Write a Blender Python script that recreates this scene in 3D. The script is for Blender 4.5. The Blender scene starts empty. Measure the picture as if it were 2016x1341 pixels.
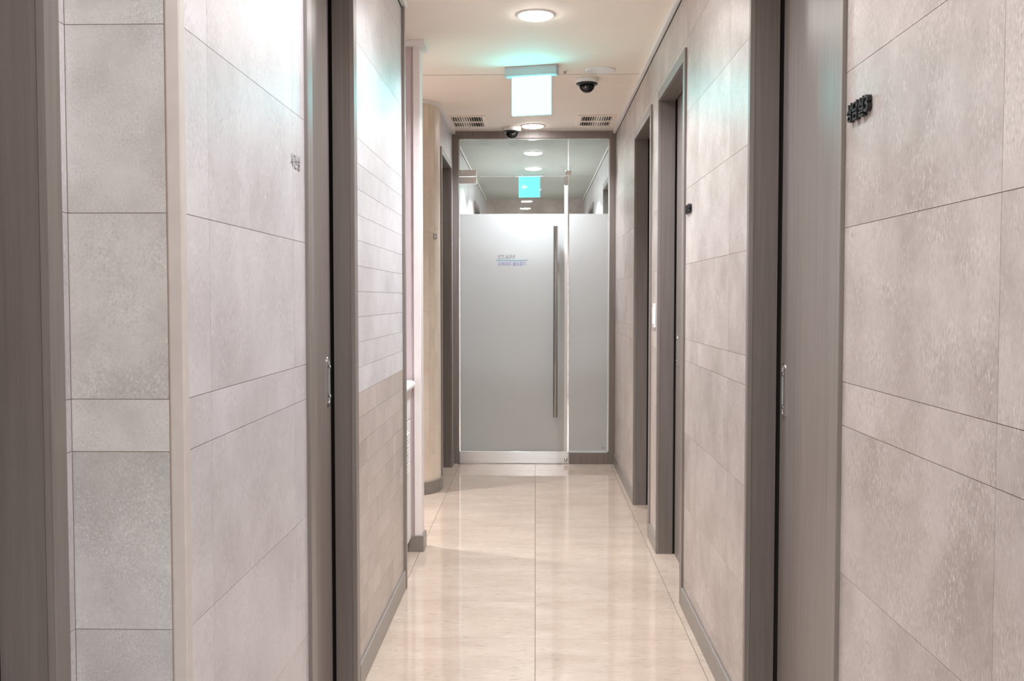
import bpy, math, random
from mathutils import Vector, Matrix

random.seed(7)
S = bpy.context.scene
COL = S.collection
PI = math.pi
H = 2.5            # ceiling height

# ------------------------------------------------------------------ camera, world, exposure
cam_data = bpy.data.cameras.new('camera')
cam = bpy.data.objects.new('camera', cam_data)
COL.objects.link(cam)
cam_data.sensor_width = 36.0
cam_data.lens = 1950.0 / 2016.0 * 36.0
cam_data.clip_start = 0.02
cam.location = (0, 0, 1.25)
cam.rotation_euler = (math.radians(90 - 2.42), math.radians(0.0), math.radians(1.35))
S.camera = cam

world = bpy.data.worlds.new('world')
S.world = world
world.use_nodes = True
world.node_tree.nodes['Background'].inputs[0].default_value = (1, 1, 1, 1)
world.node_tree.nodes['Background'].inputs[1].default_value = 0.3

S.view_settings.view_transform = 'Standard'
S.view_settings.look = 'None'
S.view_settings.gamma = 1.0
S.view_settings.use_curve_mapping = False
S.view_settings.exposure = 0.62
DOWNLIGHT = 42.0      # radiance of the glowing diffusers
BEAM = 7.6            # watts thrown down by each corridor light
SPREAD = 130.0
SIGN = 7.0
S.cycles.max_bounces = 14
S.cycles.diffuse_bounces = 8
S.cycles.glossy_bounces = 6
S.cycles.transmission_bounces = 8
S.cycles.transparent_max_bounces = 16
S.cycles.use_denoising = True
S.cycles.sample_clamp_indirect = 6.0
S.cycles.caustics_reflective = False
S.cycles.caustics_refractive = False


# ------------------------------------------------------------------ materials
def srgb(r, g, b):
    f = lambda c: (c / 255 / 12.92) if c / 255 <= 0.04045 else ((c / 255 + 0.055) / 1.055) ** 2.4
    return (f(r), f(g), f(b), 1.0)


def new_mat(name):
    m = bpy.data.materials.new(name)
    m.use_nodes = True
    nt = m.node_tree
    nt.nodes.clear()
    out = nt.nodes.new('ShaderNodeOutputMaterial')
    b = nt.nodes.new('ShaderNodeBsdfPrincipled')
    nt.links.new(b.outputs[0], out.inputs[0])
    return m, nt, b


def position(nt, scale, per_object=True):
    g = nt.nodes.new('ShaderNodeNewGeometry')
    v = g.outputs['Position']
    if per_object:
        oi = nt.nodes.new('ShaderNodeObjectInfo')
        mu = nt.nodes.new('ShaderNodeVectorMath')
        mu.operation = 'MULTIPLY_ADD'
        cmb = nt.nodes.new('ShaderNodeCombineXYZ')
        for i in range(3):
            nt.links.new(oi.outputs['Random'], cmb.inputs[i])
        mu.inputs[1].default_value = (13.0, 29.0, 17.0)
        nt.links.new(cmb.outputs[0], mu.inputs[0])
        nt.links.new(v, mu.inputs[2])
        v = mu.outputs[0]
    mp = nt.nodes.new('ShaderNodeVectorMath')
    mp.operation = 'MULTIPLY'
    mp.inputs[1].default_value = scale
    nt.links.new(v, mp.inputs[0])
    return mp.outputs[0]


def noise(nt, vec, scale=1.0, detail=4.0, rough=0.55):
    n = nt.nodes.new('ShaderNodeTexNoise')
    n.inputs['Scale'].default_value = scale
    n.inputs['Detail'].default_value = detail
    n.inputs['Roughness'].default_value = rough
    nt.links.new(vec, n.inputs['Vector'])
    return n.outputs['Fac']


def ramp(nt, fac, p0, c0, p1, c1):
    r = nt.nodes.new('ShaderNodeValToRGB')
    e = r.color_ramp.elements
    e[0].position, e[0].color = p0, c0
    e[1].position, e[1].color = p1, c1
    nt.links.new(fac, r.inputs[0])
    return r.outputs[0]


def mix(nt, a, b, fac, mode='MIX'):
    m = nt.nodes.new('ShaderNodeMix')
    m.data_type = 'RGBA'
    m.blend_type = mode
    for sock, val in ((m.inputs[0], fac), (m.inputs[6], a), (m.inputs[7], b)):
        if hasattr(val, 'is_linked'):
            nt.links.new(val, sock)
        else:
            sock.default_value = val
    return m.outputs[2]


def bump(nt, b, height, strength, dist=0.002):
    n = nt.nodes.new('ShaderNodeBump')
    n.inputs['Strength'].default_value = strength
    n.inputs['Distance'].default_value = dist
    nt.links.new(height, n.inputs['Height'])
    nt.links.new(n.outputs[0], b.inputs['Normal'])


def grey(v):
    return (v, v, v, 1)


def stone_mat(name, base, dark, rough=0.34, fine=0.5, spec=0.5, stretch=(230, 230, 95)):
    """stone-look laminate: cloudy mottling, short pale and dark flecks that run upright"""
    m, nt, b = new_mat(name)
    p = position(nt, (1, 1, 1))
    cloud = noise(nt, p, 3.6, 6.0, 0.68)
    col = ramp(nt, cloud, 0.32, dark, 0.68, base)
    p2 = position(nt, stretch)
    fl = noise(nt, p2, 1.0, 4.0, 0.65)
    light = ramp(nt, fl, 0.54, grey(0), 0.70, grey(1))
    darkf = ramp(nt, fl, 0.30, grey(1), 0.46, grey(0))
    pm = noise(nt, p, 11.0, 3.0, 0.5)
    patch = ramp(nt, pm, 0.36, grey(0.25), 0.66, grey(1))
    lm = mix(nt, light, patch, 1.0, 'MULTIPLY')
    dm = mix(nt, darkf, patch, 1.0, 'MULTIPLY')
    k = nt.nodes.new('ShaderNodeMath'); k.operation = 'MULTIPLY'; k.inputs[1].default_value = fine
    nt.links.new(lm, k.inputs[0])
    k2 = nt.nodes.new('ShaderNodeMath'); k2.operation = 'MULTIPLY'; k2.inputs[1].default_value = fine
    nt.links.new(dm, k2.inputs[0])
    col = mix(nt, col, tuple(min(1, c * 1.28) for c in base[:3]) + (1,), k.outputs[0])
    col = mix(nt, col, tuple(c * 0.68 for c in dark[:3]) + (1,), k2.outputs[0])
    oi = nt.nodes.new('ShaderNodeObjectInfo')
    tone = ramp(nt, oi.outputs['Random'], 0.0, grey(0.93), 1.0, grey(1.0))
    col = mix(nt, col, tone, 1.0, 'MULTIPLY')
    nt.links.new(col, b.inputs['Base Color'])
    rr = nt.nodes.new('ShaderNodeMapRange')
    rr.inputs['To Min'].default_value = rough - 0.05
    rr.inputs['To Max'].default_value = rough + 0.08
    nt.links.new(fl, rr.inputs['Value'])
    nt.links.new(rr.outputs[0], b.inputs['Roughness'])
    b.inputs['Specular IOR Level'].default_value = spec
    bump(nt, b, fl, 0.12, 0.001)
    return m


def wood_mat(name, base, dark, rough=0.36, spec=0.5):
    """taupe wood-grain film, grain upright"""
    m, nt, b = new_mat(name)
    p = position(nt, (90, 90, 2.2))
    g = noise(nt, p, 1.0, 5.0, 0.65)
    col = ramp(nt, g, 0.3, dark, 0.7, base)
    nt.links.new(col, b.inputs['Base Color'])
    b.inputs['Roughness'].default_value = rough
    b.inputs['Specular IOR Level'].default_value = spec
    bump(nt, b, g, 0.22, 0.001)
    return m


def plain_mat(name, col, rough=0.5, metal=0.0, spec=0.5, var=0.04, grain=40.0):
    m, nt, b = new_mat(name)
    p = position(nt, (1, 1, 1))
    n = noise(nt, p, grain, 3.0)
    c = ramp(nt, n, 0.3, tuple(v * (1 - var) for v in col[:3]) + (1,), 0.7, col)
    nt.links.new(c, b.inputs['Base Color'])
    b.inputs['Roughness'].default_value = rough
    b.inputs['Metallic'].default_value = metal
    b.inputs['Specular IOR Level'].default_value = spec
    return m


def steel_mat(name, col, rough, stretch=(400, 400, 4), aniso=0.0):
    m, nt, b = new_mat(name)
    p = position(nt, stretch)
    n = noise(nt, p, 1.0, 3.0)
    c = ramp(nt, n, 0.3, tuple(v * 0.88 for v in col[:3]) + (1,), 0.7, col)
    nt.links.new(c, b.inputs['Base Color'])
    b.inputs['Metallic'].default_value = 1.0
    b.inputs['Roughness'].default_value = rough
    if aniso:
        tg = nt.nodes.new('ShaderNodeTangent')
        tg.direction_type = 'RADIAL'; tg.axis = 'Z'
        nt.links.new(tg.outputs[0], b.inputs['Tangent'])
        b.inputs['Anisotropic'].default_value = aniso
        b.inputs['Anisotropic Rotation'].default_value = 0.25
    bump(nt, b, n, 0.03, 0.0003)
    return m


def emit_mat(name, col, strength):
    m = bpy.data.materials.new(name)
    m.use_nodes = True
    nt = m.node_tree
    nt.nodes.clear()
    out = nt.nodes.new('ShaderNodeOutputMaterial')
    e = nt.nodes.new('ShaderNodeEmission')
    e.inputs[0].default_value = col
    e.inputs[1].default_value = strength
    nt.links.new(e.outputs[0], out.inputs[0])
    return m


def glass_mat(name, tint, ior=1.5, rough=0.0):
    """thin architectural glass: clear sheet with a fresnel reflection"""
    m = bpy.data.materials.new(name)
    m.use_nodes = True
    nt = m.node_tree
    nt.nodes.clear()
    out = nt.nodes.new('ShaderNodeOutputMaterial')
    t = nt.nodes.new('ShaderNodeBsdfTransparent')
    t.inputs[0].default_value = tint
    g = nt.nodes.new('ShaderNodeBsdfGlossy')
    g.inputs['Roughness'].default_value = rough
    f = nt.nodes.new('ShaderNodeFresnel')
    f.inputs[0].default_value = ior
    mx = nt.nodes.new('ShaderNodeMixShader')
    nt.links.new(f.outputs[0], mx.inputs[0])
    nt.links.new(t.outputs[0], mx.inputs[1])
    nt.links.new(g.outputs[0], mx.inputs[2])
    nt.links.new(mx.outputs[0], out.inputs[0])
    return m


def film_mat(name, col):
    """frosted film: scatters light from both sides"""
    m = bpy.data.materials.new(name)
    m.use_nodes = True
    nt = m.node_tree
    nt.nodes.clear()
    out = nt.nodes.new('ShaderNodeOutputMaterial')
    d = nt.nodes.new('ShaderNodeBsdfDiffuse')
    d.inputs[0].default_value = col
    t = nt.nodes.new('ShaderNodeBsdfTranslucent')
    t.inputs[0].default_value = col
    a = nt.nodes.new('ShaderNodeMixShader')
    a.inputs[0].default_value = 0.5
    g = nt.nodes.new('ShaderNodeBsdfGlossy')
    g.inputs['Roughness'].default_value = 0.28
    f = nt.nodes.new('ShaderNodeFresnel')
    f.inputs[0].default_value = 1.45
    b = nt.nodes.new('ShaderNodeMixShader')
    nt.links.new(d.outputs[0], a.inputs[1])
    nt.links.new(t.outputs[0], a.inputs[2])
    nt.links.new(f.outputs[0], b.inputs[0])
    nt.links.new(a.outputs[0], b.inputs[1])
    nt.links.new(g.outputs[0], b.inputs[2])
    nt.links.new(b.outputs[0], out.inputs[0])
    return m


def floor_mat(name):
    m, nt, b = new_mat(name)
    p = position(nt, (1, 1, 1))
    pc = position(nt, (3.0, 7.0, 3.0))
    cloud = noise(nt, pc, 1.0, 5.0, 0.6)
    col = ramp(nt, cloud, 0.3, srgb(185, 165, 149), 0.7, srgb(200, 182, 166))
    ps = position(nt, (22, 75, 20))
    st = noise(nt, ps, 1.0, 5.0, 0.7)
    streak = ramp(nt, st, 0.33, grey(0.5), 0.44, grey(0))
    col = mix(nt, col, srgb(152, 134, 120), streak)
    pale = ramp(nt, st, 0.62, grey(0), 0.75, grey(0.5))
    col = mix(nt, col, srgb(238, 226, 210), pale)
    nt.links.new(col, b.inputs['Base Color'])
    b.inputs['Roughness'].default_value = 0.06
    b.inputs['Specular IOR Level'].default_value = 0.85
    n = noise(nt, p, 9.0, 2.0)
    bump(nt, b, n, 0.012, 0.003)
    return m


M = {}
M['stone'] = stone_mat('stone_laminate', srgb(217, 213, 216), srgb(190, 185, 186), fine=0.7)  # bluish grazing reflection on the left wall is put into this base colour
M['stone_rose'] = stone_mat('stone_laminate_rose', srgb(208, 197, 192), srgb(166, 154, 147), fine=0.85)
M['stone_grey'] = stone_mat('stone_laminate_grey', srgb(218, 215, 212), srgb(182, 178, 175), fine=0.6, stretch=(300, 300, 240))
M['stone_brown'] = stone_mat('stone_laminate_brown', srgb(202, 190, 182), srgb(176, 164, 156))
M['stone_beige'] = stone_mat('stone_laminate_beige', srgb(236, 224, 208), srgb(216, 202, 185), rough=0.4, fine=0.35)
M['backing'] = plain_mat('joint_backing', srgb(182, 156, 136), 0.8)
M['shell'] = plain_mat('plaster_shell', srgb(214, 206, 202), 0.7)
M['trim'] = plain_mat('corner_trim_plaster', srgb(206, 197, 191), 0.42, var=0.08, grain=25)
M['trim_pale'] = plain_mat('pale_corner_trim', srgb(234, 226, 224), 0.4)
M['wood'] = wood_mat('taupe_wood_film', srgb(138, 130, 125), srgb(120, 111, 106))
M['wood_dark'] = wood_mat('taupe_jamb_film', srgb(124, 116, 111), srgb(110, 102, 97))
M['skirting'] = wood_mat('taupe_skirting', srgb(142, 136, 130), srgb(128, 121, 115), rough=0.3)
M['ceiling'] = plain_mat('ceiling_paint', srgb(250, 241, 229), 0.75, var=0.03, grain=3)
M['ceiling_grey_dimmed'] = plain_mat('ceiling_paint_grey_dimmed', srgb(162, 166, 160), 0.7, var=0.03, grain=3)  # grey ceiling paint, darkened further to offset the boosted lamps beyond
M['white'] = plain_mat('white_paint', srgb(236, 234, 232), 0.45)
M['lilac'] = plain_mat('lilac_wall_film', srgb(206, 190, 192), 0.5)
M['plastic'] = plain_mat('white_plastic', srgb(238, 238, 236), 0.35)
M['greyplastic'] = plain_mat('grey_speaker_mesh', srgb(128, 122, 124), 0.8, spec=0.1)
M['greyplastic2'] = plain_mat('pale_grey_housing', srgb(196, 200, 206), 0.45)
M['black'] = plain_mat('black_plastic', srgb(28, 27, 29), 0.3)
M['void'] = plain_mat('seam_and_shade_black', srgb(30, 26, 22), 0.9)  # near-black for seams and ducts, also painted shade in slits and under mouldings
M['letter'] = plain_mat('black_letter_acrylic', srgb(24, 22, 24), 0.5)
M['letter_grey'] = plain_mat('grey_letter_metal', srgb(150, 147, 148), 0.4)
M['steel'] = steel_mat('brushed_steel', (0.80, 0.79, 0.78, 1), 0.36, (4, 300, 300), 0.9)
M['steel_dark'] = steel_mat('brushed_steel_tube', (0.46, 0.46, 0.45, 1), 0.2)
M['chrome'] = steel_mat('polished_steel', (0.82, 0.81, 0.80, 1), 0.12)
M['glass'] = glass_mat('clear_glass', (0.83, 0.87, 0.855, 1))
M['dome'] = glass_mat('clear_dome', (0.85, 0.85, 0.86, 1))
M['film'] = film_mat('frosted_film', (0.94, 0.96, 0.955, 1))
M['seal'] = plain_mat('pale_edge_seal', srgb(238, 238, 238), 0.3)
M['floor'] = floor_mat('marble_floor_tile')
M['grout'] = plain_mat('floor_joint', srgb(104, 88, 76), 0.8)
M['lamp'] = emit_mat('downlight_diffuser', (1.0, 0.975, 0.95, 1), DOWNLIGHT)
M['sign'] = emit_mat('exit_sign_face', (0.09, 0.96, 1.0, 1), SIGN)
M['sign_dim'] = emit_mat('exit_sign_face_beyond', (0.16, 1.0, 0.93, 1), 1.6)
M['arrow'] = emit_mat('exit_sign_arrow', (0.6, 1.0, 0.98, 1), 1.4)
M['print_grey'] = plain_mat('print_grey', srgb(168, 170, 172), 0.5)
M['print_blue'] = plain_mat('print_blue', srgb(150, 196, 214), 0.5)
M['print_lilac'] = plain_mat('print_lilac', srgb(164, 172, 222), 0.5)


# ------------------------------------------------------------------ mesh helpers
class MB:
    def __init__(self):
        self.v, self.f, self.s = [], [], []

    def box(self, x0, x1, y0, y1, z0, z1):
        n = len(self.v)
        self.v += [(x, y, z) for x in (x0, x1) for y in (y0, y1) for z in (z0, z1)]
        for q in ((0, 1, 3, 2), (4, 6, 7, 5), (0, 4, 5, 1), (2, 3, 7, 6), (0, 2, 6, 4), (1, 5, 7, 3)):
            self.f.append(tuple(n + i for i in q)); self.s.append(False)
        return self

    def lathe(self, prof, c=(0, 0, 0), n=32, axis='z', smooth=True):
        """prof: list of (radius, height); closed by the axis where radius is 0"""
        b = len(self.v)
        for r, h in prof:
            for k in range(n):
                a = 2 * PI * k / n
                u, w = r * math.cos(a), r * math.sin(a)
                p = (u, w, h) if axis == 'z' else ((u, h, w) if axis == 'y' else (h, u, w))
                self.v.append((p[0] + c[0], p[1] + c[1], p[2] + c[2]))
        for i in range(len(prof) - 1):
            for k in range(n):
                k2 = (k + 1) % n
                self.f.append((b + i * n + k, b + i * n + k2, b + (i + 1) * n + k2, b + (i + 1) * n + k))
                self.s.append(smooth)
        for i, flip in ((0, True), (len(prof) - 1, False)):
            if prof[i][0] > 1e-6:
                ring = [b + i * n + k for k in range(n)]
                self.f.append(tuple(ring[::-1] if flip else ring)); self.s.append(False)
        return self

    def prism(self, pts, z0, z1, smooth=False):
        """outline in the xy plane pulled from z0 to z1"""
        n = len(self.v)
        k = len(pts)
        self.v += [(x, y, z0) for x, y in pts] + [(x, y, z1) for x, y in pts]
        self.f.append(tuple(n + i for i in range(k))[::-1]); self.s.append(False)
        self.f.append(tuple(n + k + i for i in range(k))); self.s.append(False)
        for i in range(k):
            j = (i + 1) % k
            self.f.append((n + i, n + j, n + k + j, n + k + i)); self.s.append(smooth)
        return self

    def mesh(self, name, mat, off=(0, 0, 0)):
        me = bpy.data.meshes.new(name)
        me.from_pydata([(x - off[0], y - off[1], z - off[2]) for x, y, z in self.v], [], self.f)
        for p, s in zip(me.polygons, self.s):
            p.use_smooth = s
        me.materials.append(mat)
        import bmesh
        bm = bmesh.new(); bm.from_mesh(me)
        bmesh.ops.remove_doubles(bm, verts=bm.verts, dist=1e-7)
        bmesh.ops.recalc_face_normals(bm, faces=bm.faces)
        bm.to_mesh(me); bm.free()
        return me


def wpos(o):
    p = Vector((0, 0, 0))
    while o is not None:
        p = p + Vector(o.location)
        o = o.parent
    return p


def obj(name, mb, mat, parent=None, bevel=0.0, local=False):
    """mb in world coordinates (or in the parent's own when local)"""
    off = Vector((0, 0, 0))
    if parent is not None and not local:
        off = wpos(parent)
    me = mb.mesh(name, mat, off)
    o = bpy.data.objects.new(name, me)
    COL.objects.link(o)
    o.parent = parent
    if bevel:
        bv = o.modifiers.new('bevel', 'BEVEL')
        bv.width = bevel; bv.segments = 2; bv.limit_method = 'ANGLE'
    return o


def info(o, label=None, cat=None, group=None, kind=None):
    if label: o['label'] = label
    if cat: o['category'] = cat
    if group: o['group'] = group
    if kind: o['kind'] = kind
    return o


def empty(name, loc):
    o = bpy.data.objects.new(name, None)
    o.empty_display_size = 0.05
    o.location = loc
    COL.objects.link(o)
    return o


UNIT = MB().box(-0.5, 0.5, -0.5, 0.5, -0.5, 0.5)
_unit_cache = {}


def piece(name, mat, parent, x0, x1, y0, y1, z0, z1):
    """one slab sharing a unit mesh per material"""
    key = (name, mat.name)
    if key not in _unit_cache:
        _unit_cache[key] = UNIT.mesh(name, mat)
    o = bpy.data.objects.new(name, _unit_cache[key])
    COL.objects.link(o)
    o.parent = parent
    w = wpos(parent)
    o.location = ((x0 + x1) / 2 - w.x, (y0 + y1) / 2 - w.y, (z0 + z1) / 2 - w.z)
    o.scale = (x1 - x0, y1 - y0, z1 - z0)
    return o


# ------------------------------------------------------------------ room plan (metres; camera at the origin looking along +y)
XR = 0.600      # right wall face
XL = -0.565     # left wall face
XN = -0.749     # left wall face before the pillar
XF = -0.622     # left wall face by the glass door
YD = 7.48       # glass door plane
DT = 2.245      # outer height of the door frames
ROWS = [0.0, 0.122, 0.417, 0.712, 1.003, 1.088, 1.387, 1.685, 1.983, 2.28, H]
PANEL_T, GAP = 0.0018, 0.0006
# right doors (outer near, outer far), then left ones
D1 = (1.945, 2.797)
D2 = (3.985, 4.844)
D3 = (5.135, 5.994)
L0 = (0.62, 1.541)
L1 = (2.427, 3.10)
L2 = (6.50, 7.30)


def cuts(a, b, start, step):
    ys = [a]
    k = math.floor((a - start) / step) + 1
    while start + k * step < b - 1e-6:
        if start + k * step > a + 1e-6:
            ys.append(start + k * step)
        k += 1
    ys.append(b)
    return ys


def panels_x(parent, xface, side, y0, y1, z0, z1, rows=ROWS, y_start=1.296, step=0.6, mat_of=None, stagger=False):
    """slabs on a wall that faces the corridor; side +1 = right wall, -1 = left wall"""
    for i in range(len(rows) - 1):
        a, b = max(rows[i], z0), min(rows[i + 1], z1)
        if b - a < 0.004:
            continue
        st = y_start + (random.choice((0, 0.2, 0.4)) if stagger else 0)
        ys = cuts(y0, y1, st, step)
        for j in range(len(ys) - 1):
            if ys[j + 1] - ys[j] < 0.004:
                continue
            x0, x1 = (xface, xface + PANEL_T) if side > 0 else (xface - PANEL_T, xface)
            m = mat_of(ys[j], a) if mat_of else M['stone']
            piece('panel', m, parent, x0, x1, ys[j] + GAP, ys[j + 1] - GAP, a + GAP, b - GAP)


# ------------------------------------------------------------------ floor
fl = MB().box(-2.6, 0.95, -5.0, 13.0, -0.10, -0.003)
floor = obj('floor', fl, M['grout'])
info(floor, 'glossy beige marble-look tiled corridor floor', kind='structure')
xs = [-2.55, -1.138, -0.569, 0.0, 0.567, 0.90]
ys = cuts(-4.9, YD + 0.06, 3.594, 0.447)
for i in range(len(xs) - 1):
    for j in range(len(ys) - 1):
        piece('tile', M['floor'], floor, xs[i] + 0.0010, xs[i + 1] - 0.0010, ys[j] + 0.0005, ys[j + 1] - 0.0005, -0.003, 0.0)
for i in range(len(xs) - 1):
    piece('tile', M['floor'], floor, xs[i] + 0.0010, xs[i + 1] - 0.0010, ys[-1] + 0.0005, 12.9, -0.003, 0.0)

# ------------------------------------------------------------------ ceiling: boards with a seam across
ce = MB().box(-2.6, 0.95, -5.0, 13.0, H + 0.012, H + 0.1)
ceiling = obj('ceiling', ce, M['void'])
info(ceiling, 'warm white painted corridor ceiling', kind='structure')
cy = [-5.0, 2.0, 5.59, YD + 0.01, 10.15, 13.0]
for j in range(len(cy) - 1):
    piece('panel', M['ceiling_grey_dimmed'] if cy[j] > YD else M['ceiling'], ceiling, -2.6, 0.95, cy[j] + (0.007 if cy[j] in (5.59, 10.15) else 0.0), cy[j + 1] - (0.007 if cy[j + 1] in (5.59, 10.15) else 0.0), H, H + 0.012)

# ------------------------------------------------------------------ walls
# right wall: backing with gaps for the doors, outer skin behind
solid = [(-5.0, D1[0]), (D1[1], D2[0]), (D2[1], D3[0]), (D3[1], YD + 0.1)]
b = MB()
for a, c in solid:
    b.box(XR + PANEL_T, XR + 0.16, a + 0.012, c - 0.012, 0, H)
for d in (D1, D2, D3):
    b.box(XR + PANEL_T, XR + 0.16, d[0] + 0.012, d[1] - 0.012, DT - 0.012, H)
    b.box(XR + 0.13, XR + 0.16, d[0], d[1], 0, DT)
wall_right = obj('wall_right', b, M['backing'])
info(wall_right, 'long corridor wall of stone-look panels with three doorways and black room lettering', kind='structure')


def right_mat(y, z):
    return M['stone_brown'] if (y > 4.8 and z < 1.0) or (y > 4.8 and z < 1.08 and random.random() < 0.5) else M['stone_rose']


for a, c in solid:
    if a < 0:
        a = -4.9
    panels_x(wall_right, XR, 1, a, c, 0, H, step=0.65 if a < 0 else 0.6, mat_of=right_mat)
for d in (D1, D2, D3):
    panels_x(wall_right, XR, 1, d[0], d[1], DT - 0.012, H, mat_of=right_mat)

# left wall before the pillar (with the doorway at the edge of the view)
b = MB().box(XN - 0.16, XN - PANEL_T, -0.6, L0[0] + 0.012, 0, H)
b.box(XN - 0.16, XN - PANEL_T, L0[0] + 0.012, L0[1] - 0.012, DT - 0.012, H)
b.box(XN - 0.16, XN - 0.13, L0[0], L0[1], 0, DT)
b.box(XN - 0.16, XN - PANEL_T, L0[1] - 0.012, 1.576 + PANEL_T, 0, H)
wl0 = obj('wall_left', b, M['backing'])
info(wl0, 'wall return with a dark doorway beside the pillar face', kind='structure')
panels_x(wl0, XN, -1, -0.6, L0[0], 0, H, y_start=1.71)
panels_x(wl0, XN, -1, L0[1], 1.576, 0, H, y_start=5.0)
panels_x(wl0, XN, -1, L0[0], L0[1], DT - 0.012, H, y_start=1.71)

# pillar face towards the camera
YP = 1.576
b = MB().box(XN - 0.16, XL - 0.004, YP + PANEL_T, YP + 0.022, 0, H)
wp = obj('wall_pillar', b, M['backing'])
info(wp, 'narrow stone-panelled pillar face with a pale corner strip', kind='structure')
for i in range(len(ROWS) - 1):
    piece('panel', M['stone_grey'], wp, XN + 0.0008, XL - 0.0250, YP, YP + PANEL_T, ROWS[i] + GAP, ROWS[i + 1] - GAP)
t = obj('corner_trim', MB().box(XL - 0.0235, XL + 0.0015, YP - 0.0015, YP + 0.022, 0, H), M['trim'], wp, bevel=0.003)

# left wall between pillar and alcove
b = MB().box(XL - 0.14, XL - PANEL_T, YP + 0.022, L1[0] + 0.012, 0, H)
b.box(XL - 0.14, XL - PANEL_T, L1[0] + 0.012, L1[1] - 0.012, DT - 0.012, H)
b.box(XL - 0.14, XL - 0.11, L1[0], L1[1], 0, DT)
b.box(XL - 0.14, XL - PANEL_T, L1[1] - 0.012, 4.21, 0, H)
wl1 = obj('wall_left', b, M['backing'])
info(wl1, 'pale stone-panelled wall with grey lettering beside a sliding doorway', kind='structure')
panels_x(wl1, XL, -1, YP + 0.0225, L1[0], 0, H, y_start=1.71)
panels_x(wl1, XL, -1, L1[0], L1[1], DT - 0.012, H, y_start=1.71)
small = [0.0, 0.05] + [0.0505 + 0.0815 * k for k in range(1, 21)] + [1.76, 2.06, 2.36, H]
panels_x(wl1, XL, -1, L1[1], 4.205, 0, 0.95, rows=small, y_start=3.3, step=0.6, mat_of=lambda y, z: M['stone_brown'], stagger=True)
panels_x(wl1, XL, -1, L1[1], 4.205, 0.947, H, rows=small, y_start=4.4, step=1.4)
t = obj('end_trim', MB().box(XL - 0.02, XL + 0.013, 4.205, 4.235, 0, H), M['skirting'], wl1, bevel=0.002)

# alcove with the wash cabinet and the partition after it
b = MB().box(-1.24, -1.20, 4.10, 4.95, 0, H)
b.box(-1.24, XL - 0.141, 4.10, 4.20, 0, H)
wa = obj('wall_alcove', b, M['lilac'])
info(wa, 'lilac back of the shallow alcove behind the wash cabinet', kind='structure')
b = MB().box(-1.20, XL - 0.022, 4.855, 4.945, 0, H)
wq = obj('wall_partition', b, M['lilac'])
info(wq, 'thin lilac partition end standing after the wash alcove', kind='structure')
obj('corner_trim', MB().box(XL - 0.032, XL + 0.004, 4.845, 4.955, 0, H), M['trim_pale'], wq, bevel=0.003)

# side passage, rounded corner and the run up to the glass door
RC, CX, CY = 0.248, XF - 0.248, 6.45
b = MB().box(-2.6, -2.5, -5.0, 6.3, 0, H)
ws = obj('wall_passage', b, M['shell'])
info(ws, 'plain end wall of the side passage', kind='structure')
arc = [(CX + (RC - PANEL_T) * math.cos(-PI / 2 + PI / 2 * k / 24), CY + (RC - PANEL_T) * math.sin(-PI / 2 + PI / 2 * k / 24)) for k in range(25)]
b = MB().prism([(-2.5, CY - RC + PANEL_T)] + arc + [(XF - PANEL_T, L2[0] + 0.012), (XF - 0.16, L2[0] + 0.012), (XF - 0.16, CY + 0.02), (-2.5, CY + 0.02)], 0, H)
b.box(XF - 0.16, XF - PANEL_T, L2[0] + 0.012, L2[1] - 0.012, DT - 0.012, H)
b.box(XF - 0.16, XF - 0.13, L2[0], L2[1], 0, DT)
b.box(XF - 0.16, XF - PANEL_T, L2[1] - 0.012, YD + 0.1, 0, H)
wc = obj('wall_curved', b, M['backing'])
info(wc, 'beige plank-panelled wall curving out beside the glass door', kind='structure')
strip_n = 7
for k in range(strip_n):
    a0 = -PI / 2 + PI / 2 * k / strip_n + 0.003
    a1 = -PI / 2 + PI / 2 * (k + 1) / strip_n - 0.003
    cut = [0.0]
    z = random.choice((0.25, 0.4, 0.55, 0.7))
    while z < H - 0.2:
        cut.append(z)
        z += random.choice((0.5, 0.62, 0.8))
    cut.append(H)
    for q in range(len(cut) - 1):
        pts = []
        for r in (RC, ):
            pts += [(CX + r * math.cos(a0 + (a1 - a0) * s / 3), CY + r * math.sin(a0 + (a1 - a0) * s / 3)) for s in range(4)]
        r = RC - PANEL_T
        pts += [(CX + r * math.cos(a1 - (a1 - a0) * s / 3), CY + r * math.sin(a1 - (a1 - a0) * s / 3)) for s in range(4)]
        obj('panel', MB().prism(pts, cut[q] + GAP, cut[q + 1] - GAP), M['stone_beige'], wc)
piece('panel', M['stone_beige'], wc, -2.5, CX - 0.001, CY - RC, CY - RC + PANEL_T, 0.001, H)
panels_x(wc, XF, -1, CY + 0.001, L2[0], 0, H, y_start=9, mat_of=lambda y, z: M['stone_beige'])
panels_x(wc, XF, -1, L2[0], L2[1], DT - 0.012, H, y_start=9)
panels_x(wc, XF, -1, L2[1], YD + 0.1, 0, H, y_start=9)

# room behind the camera
b = MB().box(-2.6, 0.76, -5.1, -5.0, 0, H)
info(obj('wall_back', b, M['shell']), 'plain wall closing the lobby behind the camera', kind='structure')
b = MB().box(-2.5, XN - 0.16, -0.6, -0.5, 0, H)
info(obj('wall_lobby', b, M['shell']), 'plain short wall where the lobby narrows', kind='structure')

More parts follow.
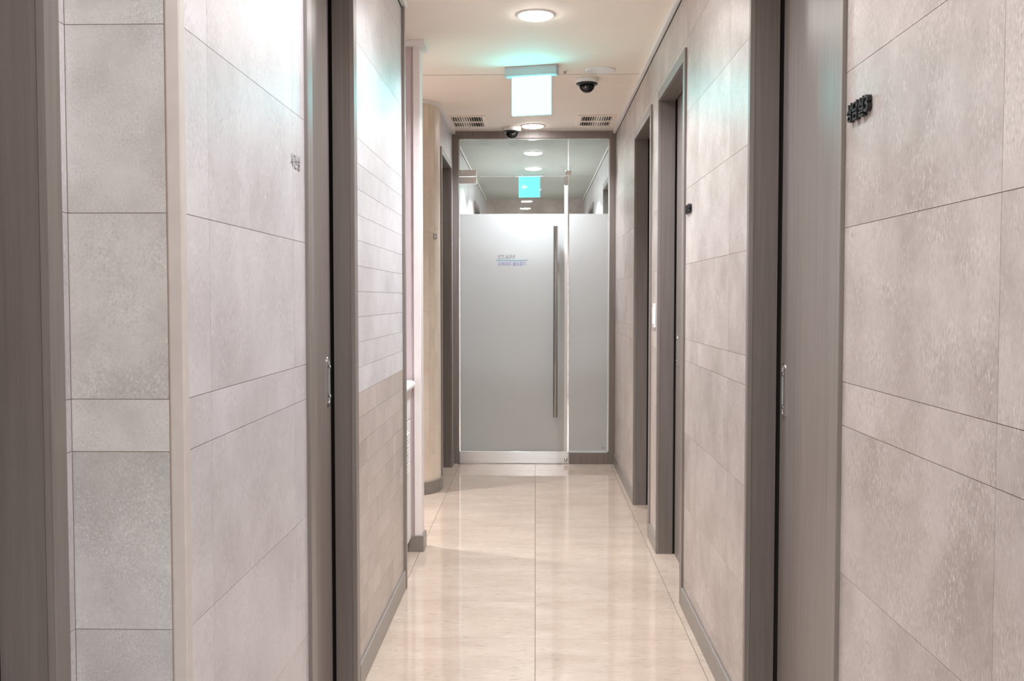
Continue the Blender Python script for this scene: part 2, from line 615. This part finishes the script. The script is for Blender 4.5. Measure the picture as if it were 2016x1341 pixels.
# corridor beyond the glass door
E1 = (10.08, 10.95)
F0 = (7.86, 8.76)
F1 = (10.27, 11.15)
YE = 12.5
b = MB()
for a, c in ((YD + 0.1, E1[0]), (E1[1], YE + 0.1)):
    b.box(XF - 0.16, XF, a + 0.0, c, 0, H)
b.box(XF - 0.16, XF, E1[0], E1[1], DT - 0.012, H)
b.box(XF - 0.16, XF - 0.13, E1[0], E1[1], 0, DT)
info(obj('wall_left_beyond', b, M['stone']), 'pale wall with one doorway seen through the clear glass', kind='structure')
b = MB()
for a, c in ((YD + 0.1, F0[0]), (F0[1], F1[0]), (F1[1], YE + 0.1)):
    b.box(XR, XR + 0.16, a, c, 0, H)
for d in (F0, F1):
    b.box(XR, XR + 0.16, d[0], d[1], DT - 0.012, H)
    b.box(XR + 0.13, XR + 0.16, d[0], d[1], 0, DT)
info(obj('wall_right_beyond', b, M['stone']), 'pale wall with two doorways seen through the clear glass', kind='structure')
b = MB().box(XF - 0.16, XR + 0.16, YE, YE + 0.1, 0, H)
info(obj('wall_end', b, M['stone_rose']), 'grey end wall of the corridor beyond the glass', kind='structure')

# ------------------------------------------------------------------ skirting boards
BH, BT = 0.08, 0.010


def skirting(name, x0, x1, y0, y1, label):
    mb = MB().box(x0, x1, y0, y1, 0, BH)
    return info(obj(name, mb, M['skirting'], bevel=0.003), label, kind='structure')


skirting('baseboard_right', XR - BT, XR, 0.0, D1[0], 'taupe skirting under the large black lettering')
skirting('baseboard_right', XR - BT, XR, D1[1], D2[0], 'taupe skirting between the two nearest doorways of the long wall')
skirting('baseboard_right', XR - BT, XR, D2[1], D3[0], 'short taupe skirting below the white light switch')
skirting('baseboard_right', XR - BT, XR, D3[1], YD - 0.03, 'taupe skirting ending at the glass door')
skirting('baseboard_left', XL, XL + BT, YP + 0.03, L1[0], 'taupe skirting under the grey lettering')
skirting('baseboard_left', XL, XL + BT, L1[1], 4.205, 'taupe skirting between the sliding doorway and the alcove')
skirting('baseboard_pillar', XN + 0.012, XL - 0.024, YP - BT, YP, 'taupe skirting along the pillar foot')
skirting('baseboard_partition', XL - 0.14, XL + 0.015, 4.833, 4.967, 'dark taupe skirting block around the partition foot')
r0, r1 = RC, RC + 0.012
pts = [(CX + r1 * math.cos(-PI / 2 + PI / 2 * k / 24), CY + r1 * math.sin(-PI / 2 + PI / 2 * k / 24)) for k in range(25)]
pts = [(-2.5, CY - r1)] + pts + [(XF + 0.012, L2[0]), (XF, L2[0])]
pts += [(CX + r0 * math.cos(-PI / 2 * k / 24), CY + r0 * math.sin(-PI / 2 * k / 24)) for k in range(25)] + [(-2.5, CY - r0)]
info(obj('baseboard_curved', MB().prism(pts, 0, BH), M['skirting'], bevel=0.002), 'taupe skirting bent around the curved wall', kind='structure')
skirting('baseboard_left', XF, XF + BT, L2[1], YD - 0.03, 'scrap of taupe skirting beside the glass door post')

# ------------------------------------------------------------------ ceiling mouldings
tn = [0]


def cornice(x0, x1, y0, y1, label):
    tn[0] += 1
    o = info(obj('trim_%d' % tn[0], MB().box(x0, x1, y0, y1, H - 0.022, H), M['white'], bevel=0.003), label, kind='structure')
    if y1 - y0 > 1.0:                     # dark strip painted as the shadow line under the long mouldings
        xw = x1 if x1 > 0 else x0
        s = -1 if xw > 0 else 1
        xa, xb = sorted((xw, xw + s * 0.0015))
        obj('painted_shadow_line', MB().box(xa, xb, y0, y1, H - 0.028, H - 0.022), M['void'], o)


CW = 0.022
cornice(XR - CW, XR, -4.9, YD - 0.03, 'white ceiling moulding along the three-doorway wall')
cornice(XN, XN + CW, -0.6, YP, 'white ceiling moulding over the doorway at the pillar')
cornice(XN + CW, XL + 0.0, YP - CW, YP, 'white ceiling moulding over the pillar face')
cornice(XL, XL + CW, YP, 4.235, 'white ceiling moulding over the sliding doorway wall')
tn[0] += 1
pm = MB().box(-1.20, XL + 0.03, 4.82, 4.855, H - 0.03, H)
pm.box(XL + 0.004, XL + 0.03, 4.855, 4.98, H - 0.03, H)
info(obj('trim_%d' % tn[0], pm, M['white'], bevel=0.003), 'white ceiling moulding capping the lilac partition', kind='structure')
tn[0] += 1
r1 = RC + CW
pts = [(CX + r1 * math.cos(-PI / 2 + PI / 2 * k / 24), CY + r1 * math.sin(-PI / 2 + PI / 2 * k / 24)) for k in range(25)]
pts = [(-2.5, CY - r1)] + pts + [(XF + CW, YD - 0.03), (XF, YD - 0.03)]
pts += [(CX + RC * math.cos(-PI / 2 * k / 24), CY + RC * math.sin(-PI / 2 * k / 24)) for k in range(25)] + [(-2.5, CY - RC)]
info(obj('trim_%d' % tn[0], MB().prism(pts, H - 0.022, H), M['white']), 'white ceiling moulding following the curved wall', kind='structure')
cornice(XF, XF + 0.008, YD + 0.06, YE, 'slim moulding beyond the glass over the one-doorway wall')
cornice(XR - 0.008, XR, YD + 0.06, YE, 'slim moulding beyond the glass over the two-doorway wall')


# ------------------------------------------------------------------ sliding doors
dn = [1]


def recessed_pull(leaf, x, side, y, z):
    """oval steel flush pull"""
    p = MB()
    n = 24
    hw, hh = 0.019, 0.075
    pts, inn = [], []
    for k in range(n):
        a = 2 * PI * k / n
        s = math.sin(a)
        oy = (1 if s >= 0 else -1) * (hh - hw)
        pts.append((hw * math.cos(a), oy + hw * s))
        inn.append(((hw - 0.006) * math.cos(a), oy + (hw - 0.006) * s))
    xa, xb = x, x - side * 0.003
    base = len(p.v)
    for ring, xx in ((pts, xa), (pts, xb), (inn, xb), (inn, xa)):
        p.v += [(xx, y + u, z + w) for u, w in ring]
    for i in range(3):
        for k in range(n):
            k2 = (k + 1) % n
            p.f.append((base + i * n + k, base + i * n + k2, base + (i + 1) * n + k2, base + (i + 1) * n + k)); p.s.append(False)
    o = obj('pull_handle', p, M['chrome'], leaf)
    q = MB()
    xc = x - side * 0.0006
    q.v += [(xc, y + u, z + w) for u, w in inn] + [(x, y + u, z + w) for u, w in inn]
    q.f.append(tuple(range(n))); q.s.append(False)
    q.f.append(tuple(range(2 * n - 1, n - 1, -1))); q.s.append(False)
    for k in range(n):
        k2 = (k + 1) % n
        q.f.append((k, k2, n + k2, n + k)); q.s.append(False)
    q.lathe([(0.0001, 0.0), (0.006, 0.0), (0.006, 0.004), (0.0001, 0.0055)], c=(x - side * 0.0045, y, z - 0.048), n=12, axis='x')
    q.lathe([(0.0001, 0.0), (0.005, 0.0), (0.005, 0.004), (0.0001, 0.0055)], c=(x - side * 0.0045, y, z + 0.042), n=12, axis='x')
    c = obj('pull_cup', q, M['steel_dark'], leaf)
    return o


def sliding_door(side, xw, d, depth, label, pull=True, cw_near=0.048, cw_far=0.024):
    """pocket sliding door in a side wall: casing, lining and recessed leaf"""
    dn[0] += 1
    y0, y1 = d
    proud = 0.009
    r = empty('door_%d' % dn[0], (side * abs(xw), (y0 + y1) / 2, 0))
    info(r, label, kind='structure')
    X = lambda t: side * (abs(xw) + t)

    def bx(mb, t0, t1, *a):
        x0, x1 = sorted((X(t0), X(t1)))
        return mb.box(x0, x1, *a)
    cs = MB()
    bx(cs, -proud, 0.006, y0, y0 + cw_near, 0, DT)
    obj('casing', cs, M['wood'], r, bevel=0.0015)
    cs = MB()
    bx(cs, -proud, 0.006, y1 - cw_far, y1, 0, DT)
    obj('casing', cs, M['wood'], r, bevel=0.0015)
    cs = MB()
    bx(cs, -proud, 0.006, y0 + cw_near, y1 - cw_far, DT - 0.045, DT)
    obj('casing', cs, M['wood'], r, bevel=0.0015)
    jm = MB()
    bx(jm, 0.006, depth, y0 + 0.012, y0 + cw_near, 0, DT - 0.012)
    obj('jamb', jm, M['wood_dark'], r)
    jm = MB()
    bx(jm, 0.006, depth, y1 - cw_far, y1 - 0.012, 0, DT - 0.012)
    obj('jamb', jm, M['wood_dark'], r)
    jm = MB()
    bx(jm, 0.006, depth, y0 + cw_near, y1 - cw_far, DT - 0.045, DT - 0.012)
    obj('head_lining', jm, M['wood_dark'], r)
    lf = MB()
    bx(lf, depth + 0.008, depth + 0.04, y0 + 0.02, y1 - cw_far - 0.014, 0.006, DT - 0.03)
    leaf = obj('door_leaf', lf, M['wood'], r, bevel=0.002)
    pk = MB()  # near-black sheets painting the darkness inside the pocket slit
    bx(pk, depth + 0.044, depth + 0.048, y0 + 0.013, y1 - 0.013, 0, DT - 0.013)
    bx(pk, depth + 0.001, depth + 0.044, y1 - 0.0165, y1 - 0.0125, 0, DT - 0.013)
    obj('pocket_painted_shade', pk, M['void'], r)
    if pull:
        recessed_pull(leaf, X(depth + 0.008), side, y1 - cw_far - 0.055, 1.0)
    return r


sliding_door(1, XR, D1, 0.072, 'taupe sliding door beside the large black lettering')
sliding_door(1, XR, D2, 0.072, 'taupe sliding door between the small black lettering and the light switch')
sliding_door(1, XR, D3, 0.072, 'taupe sliding door on the long wall past the light switch')
sliding_door(-1, XL, L1, 0.058, 'dark taupe sliding door beside the grey lettering', cw_near=0.055, cw_far=0.05)
sliding_door(-1, XN, L0, 0.08, 'dark taupe doorway beside the pillar face', cw_far=0.046)
sliding_door(-1, XF, L2, 0.072, 'taupe doorway between the curved wall and the glass door', pull=False)
sliding_door(-1, XF, E1, 0.072, 'dark doorway beyond the glass on the one-doorway wall', pull=False)
sliding_door(1, XR, F0, 0.072, 'dark doorway just beyond the glass sidelight', pull=False)
sliding_door(1, XR, F1, 0.072, 'far dark doorway beyond the glass near the end wall', pull=False)


# ------------------------------------------------------------------ text helper
def glyphs(text, size, depth, weight=0.0):
    cu = bpy.data.curves.new('text', 'FONT')
    cu.body = text
    cu.size = size
    cu.extrude = depth / 2
    cu.offset = weight
    cu.align_x = 'LEFT'
    to = bpy.data.objects.new('text', cu)
    COL.objects.link(to)
    dg = bpy.context.evaluated_depsgraph_get()
    dg.update()
    me = bpy.data.meshes.new_from_object(to.evaluated_get(dg))
    bpy.data.objects.remove(to)
    bpy.data.curves.remove(cu)
    return me


def bounds(me):
    xs_ = [v.co.x for v in me.vertices]; ys_ = [v.co.y for v in me.vertices]
    return min(xs_), max(xs_), min(ys_), max(ys_)


def wall_letter(ch, parent, mat, height, width, depth, side, base, weight=0.0):
    """one letter standing on a side wall; base = world point of its lower reading-start corner on the wall"""
    me = glyphs(ch, 0.1, 0.1, weight)
    x0, x1, y0, y1 = bounds(me)
    w = wpos(parent)
    for v in me.vertices:
        u = (v.co.x - x0) / (x1 - x0) * width
        h = (v.co.y - y0) / (y1 - y0) * height
        d = (v.co.z / 0.1 + 0.5) * depth
        p = Vector((base[0] - side * d, base[1] - side * u, base[2] + h))
        v.co = p - w
    me.materials.clear(); me.materials.append(mat)
    me.name = 'letter'
    o = bpy.data.objects.new('letter', me)
    COL.objects.link(o)
    o.parent = parent
    import bmesh
    bm = bmesh.new(); bm.from_mesh(me)
    bmesh.ops.recalc_face_normals(bm, faces=bm.faces)
    bm.to_mesh(me); bm.free()
    return o


def wall_sign(text, side, xw, y_start, z, hgt, wid, step, depth, mat, label, group=None, weight=0.0):
    n = len(text)
    r = empty('room_sign', (xw, y_start - side * step * n / 2, z))
    info(r, label, 'sign', group)
    for i, ch in enumerate(text):
        w = wid * (0.72 if ch.isdigit() else 1.0)
        wall_letter(ch, r, mat, hgt * (0.86 if ch.isdigit() else 1), w, depth, side, (xw, y_start - side * step * i, z + (hgt * 0.1 if ch.isdigit() else 0)), weight)
    return r


wall_sign('상담실3', 1, XR, 1.914, 1.582, 0.035, 0.029, 0.0325, 0.009, M['letter'], 'large raised black Korean room lettering beside the foremost doorway', 'black room lettering', 0.0012)
wall_sign('상담실2', 1, XR, 3.950, 1.582, 0.035, 0.029, 0.0325, 0.009, M['letter'], 'small dark room lettering beside the second doorway, partly behind its casing', 'black room lettering', 0.0012)
wall_sign('사진실', -1, XL, 2.287, 1.556, 0.033, 0.026, 0.031, 0.0015, M['letter_grey'], 'thin grey Korean lettering on the pale wall by the sliding doorway', None, 0.0)

# ------------------------------------------------------------------ glass door with sidelight
PX = YD - 0.03
XS = 0.245       # joint between leaf and sidelight
door = empty('door_1', (0, YD, 0))
info(door, 'frosted glass staff door with sidelight in a taupe frame', kind='structure')
FW = 0.046
LF = XF + FW
RF = XR - FW
HT = 2.447
obj('frame_post', MB().box(XF, LF, YD - 0.03, YD + 0.05, 0, H), M['wood'], door, bevel=0.002)
obj('frame_post', MB().box(RF, XR, YD - 0.03, YD + 0.05, 0, H), M['wood'], door, bevel=0.002)
obj('frame_head', MB().box(LF, RF, YD - 0.03, YD + 0.05, HT, H), M['wood'], door, bevel=0.002)
obj('frame_sill', MB().box(XS + 0.012, RF, YD - 0.028, YD + 0.048, 0, 0.086), M['wood'], door, bevel=0.002)
for a in ((LF, LF + 0.008, YD - 0.012, YD + 0.012, 2.175, HT), (RF - 0.008, RF, YD - 0.012, YD + 0.012, 0.086, HT),
          (LF, RF, YD - 0.012, YD + 0.012, HT - 0.006, HT), (XS + 0.012, RF, YD - 0.012, YD + 0.012, 0.086, 0.094)):
    obj('gasket', MB().box(*a), M['seal'], door)
LT = 2.165       # top of the leaf
obj('transom_glass', MB().box(LF + 0.002, XS - 0.002, YD - 0.005, YD + 0.005, LT + 0.006, HT - 0.002), M['glass'], door)
side = obj('sidelight_glass', MB().box(XS + 0.004, RF - 0.002, YD - 0.005, YD + 0.005, 0.088, HT - 0.002), M['glass'], door)
obj('frosted_film', MB().box(XS + 0.008, RF - 0.010, YD - 0.0068, YD - 0.0056, 0.096, 1.886), M['film'], side)
obj('silicone_joint', MB().box(XS - 0.0025, XS + 0.0045, YD - 0.006, YD + 0.006, LT, HT), M['seal'], door)
mk = MB()
mk.box(0.505, 0.520, YD - 0.0076, YD - 0.0070, 0.122, 0.126)
mk.box(0.505, 0.520, YD - 0.0076, YD - 0.0070, 0.113, 0.117)
obj('maker_mark', mk, M['print_grey'], side)
leaf = obj('door_leaf', MB().box(LF + 0.006, XS - 0.026, YD - 0.006, YD + 0.006, 0.03, LT), M['glass'], door)
obj('frosted_film', MB().box(LF + 0.008, XS - 0.028, YD - 0.0084, YD - 0.0066, 0.094, 1.886), M['film'], leaf)
obj('edge_seal', MB().box(XS - 0.028, XS - 0.002, YD - 0.010, YD + 0.008, 0.094, LT - 0.055), M['seal'], leaf, bevel=0.002)
obj('bottom_rail', MB().box(LF + 0.001, XS + 0.004, YD - 0.018, YD + 0.018, 0.003, 0.092), M['steel'], leaf, bevel=0.0015)
obj('lock_knob', MB().lathe([(0.0001, -0.018), (0.010, -0.018), (0.013, -0.012), (0.013, 0.0), (0.0001, 0.0)], c=(XS - 0.014, YD - 0.019, 0.035), n=20, axis='y'), M['chrome'], leaf)
obj('rail_cap', MB().box(XS + 0.003, XS + 0.010, YD - 0.020, YD + 0.020, 0.003, 0.094), M['chrome'], leaf, bevel=0.001)
obj('pivot_plate', MB().box(LF - 0.008, LF + 0.105, YD - 0.06, YD - 0.032, 0.0, 0.004), M['steel_dark'], door)
# patch fittings
for (za, zb, nm, pr) in ((2.168, 2.214, 'transom_patch', door), (2.112, 2.160, 'hinge_patch', leaf)):
    o = obj(nm, MB().box(LF - 0.002, LF + 0.136, YD - 0.020, YD + 0.020, za, zb), M['steel'], pr, bevel=0.002)
    if pr is door:
        obj('cover_cap', MB().lathe([(0.0001, -0.003), (0.007, -0.003), (0.007, 0.0), (0.0001, 0.0)], c=(LF + 0.018, YD - 0.020, (za + zb) / 2), n=14, axis='y'), M['steel_dark'], o)
obj('lock_patch', MB().box(XS - 0.034, XS - 0.002, YD - 0.022, YD + 0.022, 2.112, 2.165), M['steel_dark'], leaf, bevel=0.002)
obj('strike_patch', MB().box(XS - 0.020, XS + 0.022, YD - 0.020, YD + 0.020, 2.170, 2.208), M['chrome'], door, bevel=0.003)
# long pull bar
hb = MB().lathe([(0.0001, 0.36), (0.0165, 0.36), (0.0175, 0.362), (0.0175, 1.788), (0.0165, 1.79), (0.0001, 1.79)], c=(0.150, YD - 0.070, 0), n=28)
for zz in (0.55, 1.60):
    hb.lathe([(0.009, -0.055), (0.009, 0.0)], c=(0.150, YD - 0.008, zz), n=16, axis='y')
obj('pull_bar', hb, M['steel_dark'], leaf)


# printed lettering on the door
def flat_text(text, parent, mat, x, z, hgt, wid, y, weight=0.0):
    me = glyphs(text, 0.1, 0.01, weight)
    x0, x1, y0, y1 = bounds(me)
    w = wpos(parent)
    for v in me.vertices:
        u = x + (v.co.x - x0) / (x1 - x0) * wid
        h = z + (v.co.y - y0) / (y1 - y0) * hgt
        v.co = Vector((u, y + v.co.z * 0.06, h)) - w
    me.materials.clear(); me.materials.append(mat)
    me.name = 'lettering'
    o = bpy.data.objects.new('lettering', me)
    COL.objects.link(o)
    o.parent = parent
    return o


K = YD / 1950.0
YT = YD - 0.0092
flat_text('STAFF', leaf, M['print_grey'], -0.282, 1.550, 0.029, 0.130, YT, 0.0)
obj('rule_line', MB().box(-0.296, -0.060, YT - 0.0003, YT + 0.0003, 1.538, 1.5435), M['print_blue'], leaf)
flat_text('관계자외 출입금지', leaf, M['print_lilac'], -0.282, 1.500, 0.028, 0.212, YT, 0.0003)

# ------------------------------------------------------------------ ceiling lights
RING = MB().lathe([(0.076, -0.006), (0.081, -0.006), (0.086, -0.003), (0.088, 0.0), (0.076, 0.0)], n=40)
RING.f = [f for f in RING.f if len(f) == 4]
RING.s = RING.s[:len(RING.f)]
LENS = MB().lathe([(0.076, 0.0), (0.076, -0.006), (0.070, -0.011), (0.05, -0.015), (0.025, -0.017), (0.0001, -0.0175)], n=40)
lights = [
    (0.00, 4.42, 2.1, 'round glowing ceiling light before the exit sign'),
    (-0.02, 7.22, 1.4, 'round glowing ceiling light between the two vents'),
    (-0.01, 3.28, 0.95, 'round ceiling light overhead past the sliding doorway of the pale wall'),
    (-0.11, 2.22, 0.8, 'round ceiling light overhead between the foremost doorway and the grey lettering'),
    (-0.137, 1.22, 0.6, 'round ceiling light overhead beside the pillar'),
    (-0.05, 0.15, 0.6, 'round ceiling light overhead at the doorway before the pillar'),
    (-0.05, -1.2, 3.7, 'added lobby fill light first behind the corridor'),  # lobby lamps are added to brighten the pillar face and near walls
    (-0.05, -3.0, 3.7, 'added lobby fill light second behind the corridor'),
    (-1.60, -2.2, 3.7, 'added lobby fill light by the plain side wall'),
    (-1.9, 5.55, 3.6, 'added fill light at the end of the side passage'),  # passage lamp added out of view to lift the far corridor
    (-0.02, 8.55, 5.0, 'round ceiling light just beyond the transom glass'),
    (-0.02, 9.56, 9.0, 'round ceiling light beyond the glass, before the cyan sign'),
    (-0.02, 11.4, 3.5, 'added fill light by the far end wall'),  # extra lamp added to brighten the frosted door and end wall
]
proto = None
for x, y, k, lab in lights:
    if proto is None:
        r = empty('ceiling_downlight', (x, y, H))
        a = obj('trim_ring', RING, M['plastic'], r, local=True)
        c = obj('diffuser', LENS, M['lamp'], r, local=True)
        proto = (r, a, c)
    else:
        r = proto[0].copy(); COL.objects.link(r)
        r.location = (x, y, H)
        for ch in proto[1:]:
            q = ch.copy(); COL.objects.link(q); q.parent = r
    info(r, lab, 'light', 'round recessed ceiling lights')
    ld = bpy.data.lights.new('beam', 'AREA')
    ld.shape = 'DISK'; ld.size = 0.14
    ld.energy = BEAM * k
    ld.color = (0.74, 0.98, 1.20) if y < 0 else (0.93, 0.99, 1.05)
    ld.spread = math.radians(SPREAD)
    lo = bpy.data.objects.new('beam', ld)
    COL.objects.link(lo)
    lo.parent = r
    lo.location = (0, 0, -0.0185)


# ------------------------------------------------------------------ exit signs
def exit_sign(loc, yaw, mat, label, arrow=False, hh=0.052):
    r = empty('exit_sign', loc)
    r.rotation_euler = (0, 0, yaw)
    info(r, label, 'sign', 'hanging cyan exit signs')
    obj('housing', MB().box(-0.145, 0.145, -0.028, 0.028, -hh, 0.0), M['greyplastic2'], r, bevel=0.004, local=True)
    p = obj('light_plate', MB().box(-0.107, 0.107, -0.009, 0.009, -hh - 0.206, -hh), mat, r, bevel=0.002, local=True)
    obj('back_plate', MB().box(-0.108, 0.108, 0.0092, 0.0125, -hh - 0.207, -hh), M['greyplastic2'], r, local=True)
    if arrow:
        ar = MB()
        for pts in ([(-0.080, 0.0), (-0.052, 0.030), (-0.052, -0.030)], [(-0.052, 0.010), (-0.020, 0.010), (-0.020, -0.010), (-0.052, -0.010)]):
            n = len(ar.v); k = len(pts)
            ar.v += [(u, -0.0105, -hh - 0.103 + w) for u, w in pts] + [(u, -0.0093, -hh - 0.103 + w) for u, w in pts]
            ar.f.append(tuple(n + i for i in range(k))); ar.s.append(False)
            ar.f.append(tuple(n + k + i for i in range(k))[::-1]); ar.s.append(False)
            for i in range(k):
                j = (i + 1) % k
                ar.f.append((n + i, n + j, n + k + j, n + k + i)); ar.s.append(False)
        obj('arrow', ar, M['arrow'], p, local=True)
    return r


exit_sign((-0.022, 5.40, H), math.radians(-14), M['sign'], 'bright white-cyan exit sign hanging over the corridor')
exit_sign((-0.062, 10.12, H), math.radians(-8), M['sign_dim'], 'cyan exit sign with a pale arrow seen through the transom glass', True, 0.014)

# ------------------------------------------------------------------ dome cameras


def dome_camera(x, y, label, look):
    r = empty('dome_camera', (x, y, H))
    info(r, label, 'camera', 'dome cameras')
    obj('base', MB().lathe([(0.066, 0.0), (0.066, -0.012), (0.060, -0.028), (0.050, -0.030)], n=36), M['plastic'], r, local=True)
    obj('ring', MB().lathe([(0.0605, -0.0265), (0.062, -0.032), (0.052, -0.038), (0.044, -0.038)], n=36), M['black'], r, local=True)
    obj('dome', MB().lathe([(0.044 * math.cos(t), -0.038 - 0.042 * math.sin(t)) for t in [PI / 2 * k / 10 for k in range(10)]] + [(0.0001, -0.080)], n=30), M['dome'], r, local=True)
    e = MB().lathe([(0.030, -0.036), (0.030, -0.050), (0.022, -0.062), (0.012, -0.070), (0.0001, -0.072)], n=24)
    eye = obj('eyeball', e, M['black'], r, local=True)
    l = MB().lathe([(0.0001, -0.006), (0.007, -0.005), (0.008, 0.0), (0.0001, 0.0)], c=(look, -0.026, -0.052), n=14, axis='y')
    obj('lens', l, M['chrome'], eye, local=True)
    return r


dome_camera(0.292, 5.70, 'white dome camera with a black ring beside the ceiling speaker', -0.008)
dome_camera(-0.172, 7.30, 'small dome camera at the frame head of the glass door', 0.004)

# ------------------------------------------------------------------ ceiling speaker and sensor
r = empty('ceiling_speaker', (0.354, 5.48, H))
info(r, 'flat round grey ceiling speaker behind the exit sign', 'speaker')
obj('rim', MB().lathe([(0.074, -0.007), (0.080, -0.006), (0.083, 0.0), (0.074, 0.0)], n=40), M['plastic'], r, local=True)
obj('grille', MB().lathe([(0.0741, 0.0), (0.0741, -0.0055), (0.04, -0.0065), (0.0001, -0.0068)], n=40), M['greyplastic'], r, local=True)
r = empty('ceiling_sensor', (0.160, 5.50, H))
info(r, 'tiny round ceiling sensor between exit sign and speaker', 'sensor')
obj('collar', MB().lathe([(0.008, -0.004), (0.017, -0.002), (0.018, 0.0), (0.008, 0.0)], n=24), M['plastic'], r, local=True)
obj('probe', MB().lathe([(0.008, 0.0), (0.008, -0.012), (0.004, -0.016), (0.0001, -0.016)], n=16), M['steel_dark'], r, local=True)


# ------------------------------------------------------------------ ceiling vents
def vent(x0, x1, y0, y1, label):
    r = empty('ceiling_vent', ((x0 + x1) / 2, (y0 + y1) / 2, H))
    info(r, label, 'vent', 'ceiling vents by the glass door')
    zb, zt = H - 0.014, H
    f = 0.026
    obj('backing', MB().box(x0, x1, y0, y1, H - 0.0025, H), M['void'], r)
    for q in ((x0 - f, x1 + f, y0 - f, y0), (x0 - f, x1 + f, y1, y1 + f), (x0 - f, x0, y0, y1), (x1, x1 + f, y0, y1)):
        obj('frame', MB().box(*q, zb + 0.006, zt), M['ceiling'], r, bevel=0.002)
    ym = (y0 + y1) / 2
    obj('crossbar', MB().box(x0, x1, ym - 0.016, ym + 0.016, zb + 0.004, zt - 0.0026), M['ceiling'], r, bevel=0.0015)
    n = 13
    for (ya, yb) in ((y0, ym - 0.016), (ym + 0.016, y1)):
        for k in range(n):
            u = (k + 0.5) / n
            xc = x0 + (x1 - x0) * u
            open_ = abs(u - 0.5) * 2
            ang = math.radians(76 * (1 - open_) ** 1.6) * (-1 if u < 0.5 else 1)
            s = MB().box(-0.0009, 0.0009, -(yb - ya) / 2, (yb - ya) / 2, -0.0055, 0.0055)
            ca, sa = math.cos(ang), math.sin(ang)
            s.v = [(xc + px * ca - pz * sa, (ya + yb) / 2 + py, zb + 0.0062 + px * sa + pz * ca) for px, py, pz in s.v]
            obj('slat', s, M['ceiling'], r)
    for yy in (y0 - f / 2, y1 + f / 2):
        obj('screw', MB().lathe([(0.0001, -0.0015), (0.004, -0.001), (0.005, 0.0), (0.0001, 0.0)], c=((x0 + x1) / 2, yy, zb + 0.006), n=12), M['chrome'], r)
    return r


vent(-0.583, -0.370, 6.84, 7.22, 'slatted ceiling vent on the curved wall side')
vent(0.318, 0.526, 6.84, 7.20, 'slatted ceiling vent on the three-doorway wall side')

# ------------------------------------------------------------------ light switch
r = empty('light_switch', (XR, 4.98, 1.165))
info(r, 'tall white light switch between two doorways', 'switch')
obj('plate', MB().box(XR - 0.008, XR, 4.945, 5.02, 1.105, 1.225), M['plastic'], r, bevel=0.003)
obj('rocker', MB().box(XR - 0.012, XR - 0.007, 4.958, 5.007, 1.122, 1.208), M['plastic'], r, bevel=0.002)

# small plaque on the curved wall
a = math.radians(-24)
px, py = CX + (RC + 0.0) * math.cos(a), CY + (RC + 0.0) * math.sin(a)
r = empty('wall_plaque', (px, py, 1.648))
r.rotation_euler = (0, 0, a)
info(r, 'tiny square grey plaque on the curved beige wall', 'plaque')
obj('plate', MB().box(0.0, 0.003, -0.02, 0.02, -0.017, 0.017), M['letter_grey'], r, local=True)
obj('inset', MB().box(0.003, 0.0035, -0.008, 0.008, -0.007, 0.007), M['stone_beige'], r, local=True)

# ------------------------------------------------------------------ wash cabinet in the alcove
XCAB = -0.612
r = empty('wash_cabinet', (-0.85, 4.54, 0))
info(r, 'white wash cabinet with a rounded counter in the alcove', 'cabinet')
obj('body', MB().box(-1.19, XCAB - 0.018, 4.245, 4.83, 0.06, 0.81), M['white'], r)
obj('plinth', MB().box(-1.19, XCAB - 0.06, 4.245, 4.83, 0.0, 0.06), M['skirting'], r)
n = 14
cp = [(-1.19, 0.81)] + [(XCAB + 0.004 + 0.02 * math.cos(-PI / 2 + PI * k / n), 0.83 + 0.02 * math.sin(-PI / 2 + PI * k / n)) for k in range(n + 1)] + [(-1.19, 0.85)]
ct = MB()
kk = len(cp)
ct.v += [(x, 4.245, z) for x, z in cp] + [(x, 4.83, z) for x, z in cp]
ct.f.append(tuple(range(kk))); ct.s.append(False)
ct.f.append(tuple(range(2 * kk - 1, kk - 1, -1))); ct.s.append(False)
for i in range(kk):
    j = (i + 1) % kk
    ct.f.append((i, j, kk + j, kk + i)); ct.s.append(False)
obj('countertop', ct, M['plastic'], r)
d = obj('drawer', MB().box(XCAB - 0.018, XCAB, 4.25, 4.825, 0.665, 0.80), M['white'], r, bevel=0.002)
obj('knob', MB().lathe([(0.0001, 0.018), (0.010, 0.016), (0.010, 0.008), (0.004, 0.0)], c=(XCAB, 4.45, 0.735), n=14, axis='x'), M['chrome'], d)
d = obj('door', MB().box(XCAB - 0.018, XCAB, 4.25, 4.825, 0.07, 0.658), M['white'], r, bevel=0.002)
obj('knob', MB().lathe([(0.0001, 0.018), (0.010, 0.016), (0.010, 0.008), (0.004, 0.0)], c=(XCAB, 4.45, 0.63), n=14, axis='x'), M['chrome'], d)
obj('vent_panel', MB().box(XCAB, XCAB + 0.003, 4.27, 4.72, 0.415, 0.618), M['plastic'], d)
for k in range(11):
    s = MB().box(XCAB + 0.003, XCAB + 0.010, 4.275, 4.715, 0.420 + k * 0.018, 0.429 + k * 0.018)
    obj('louver', s, M['plastic'], d)
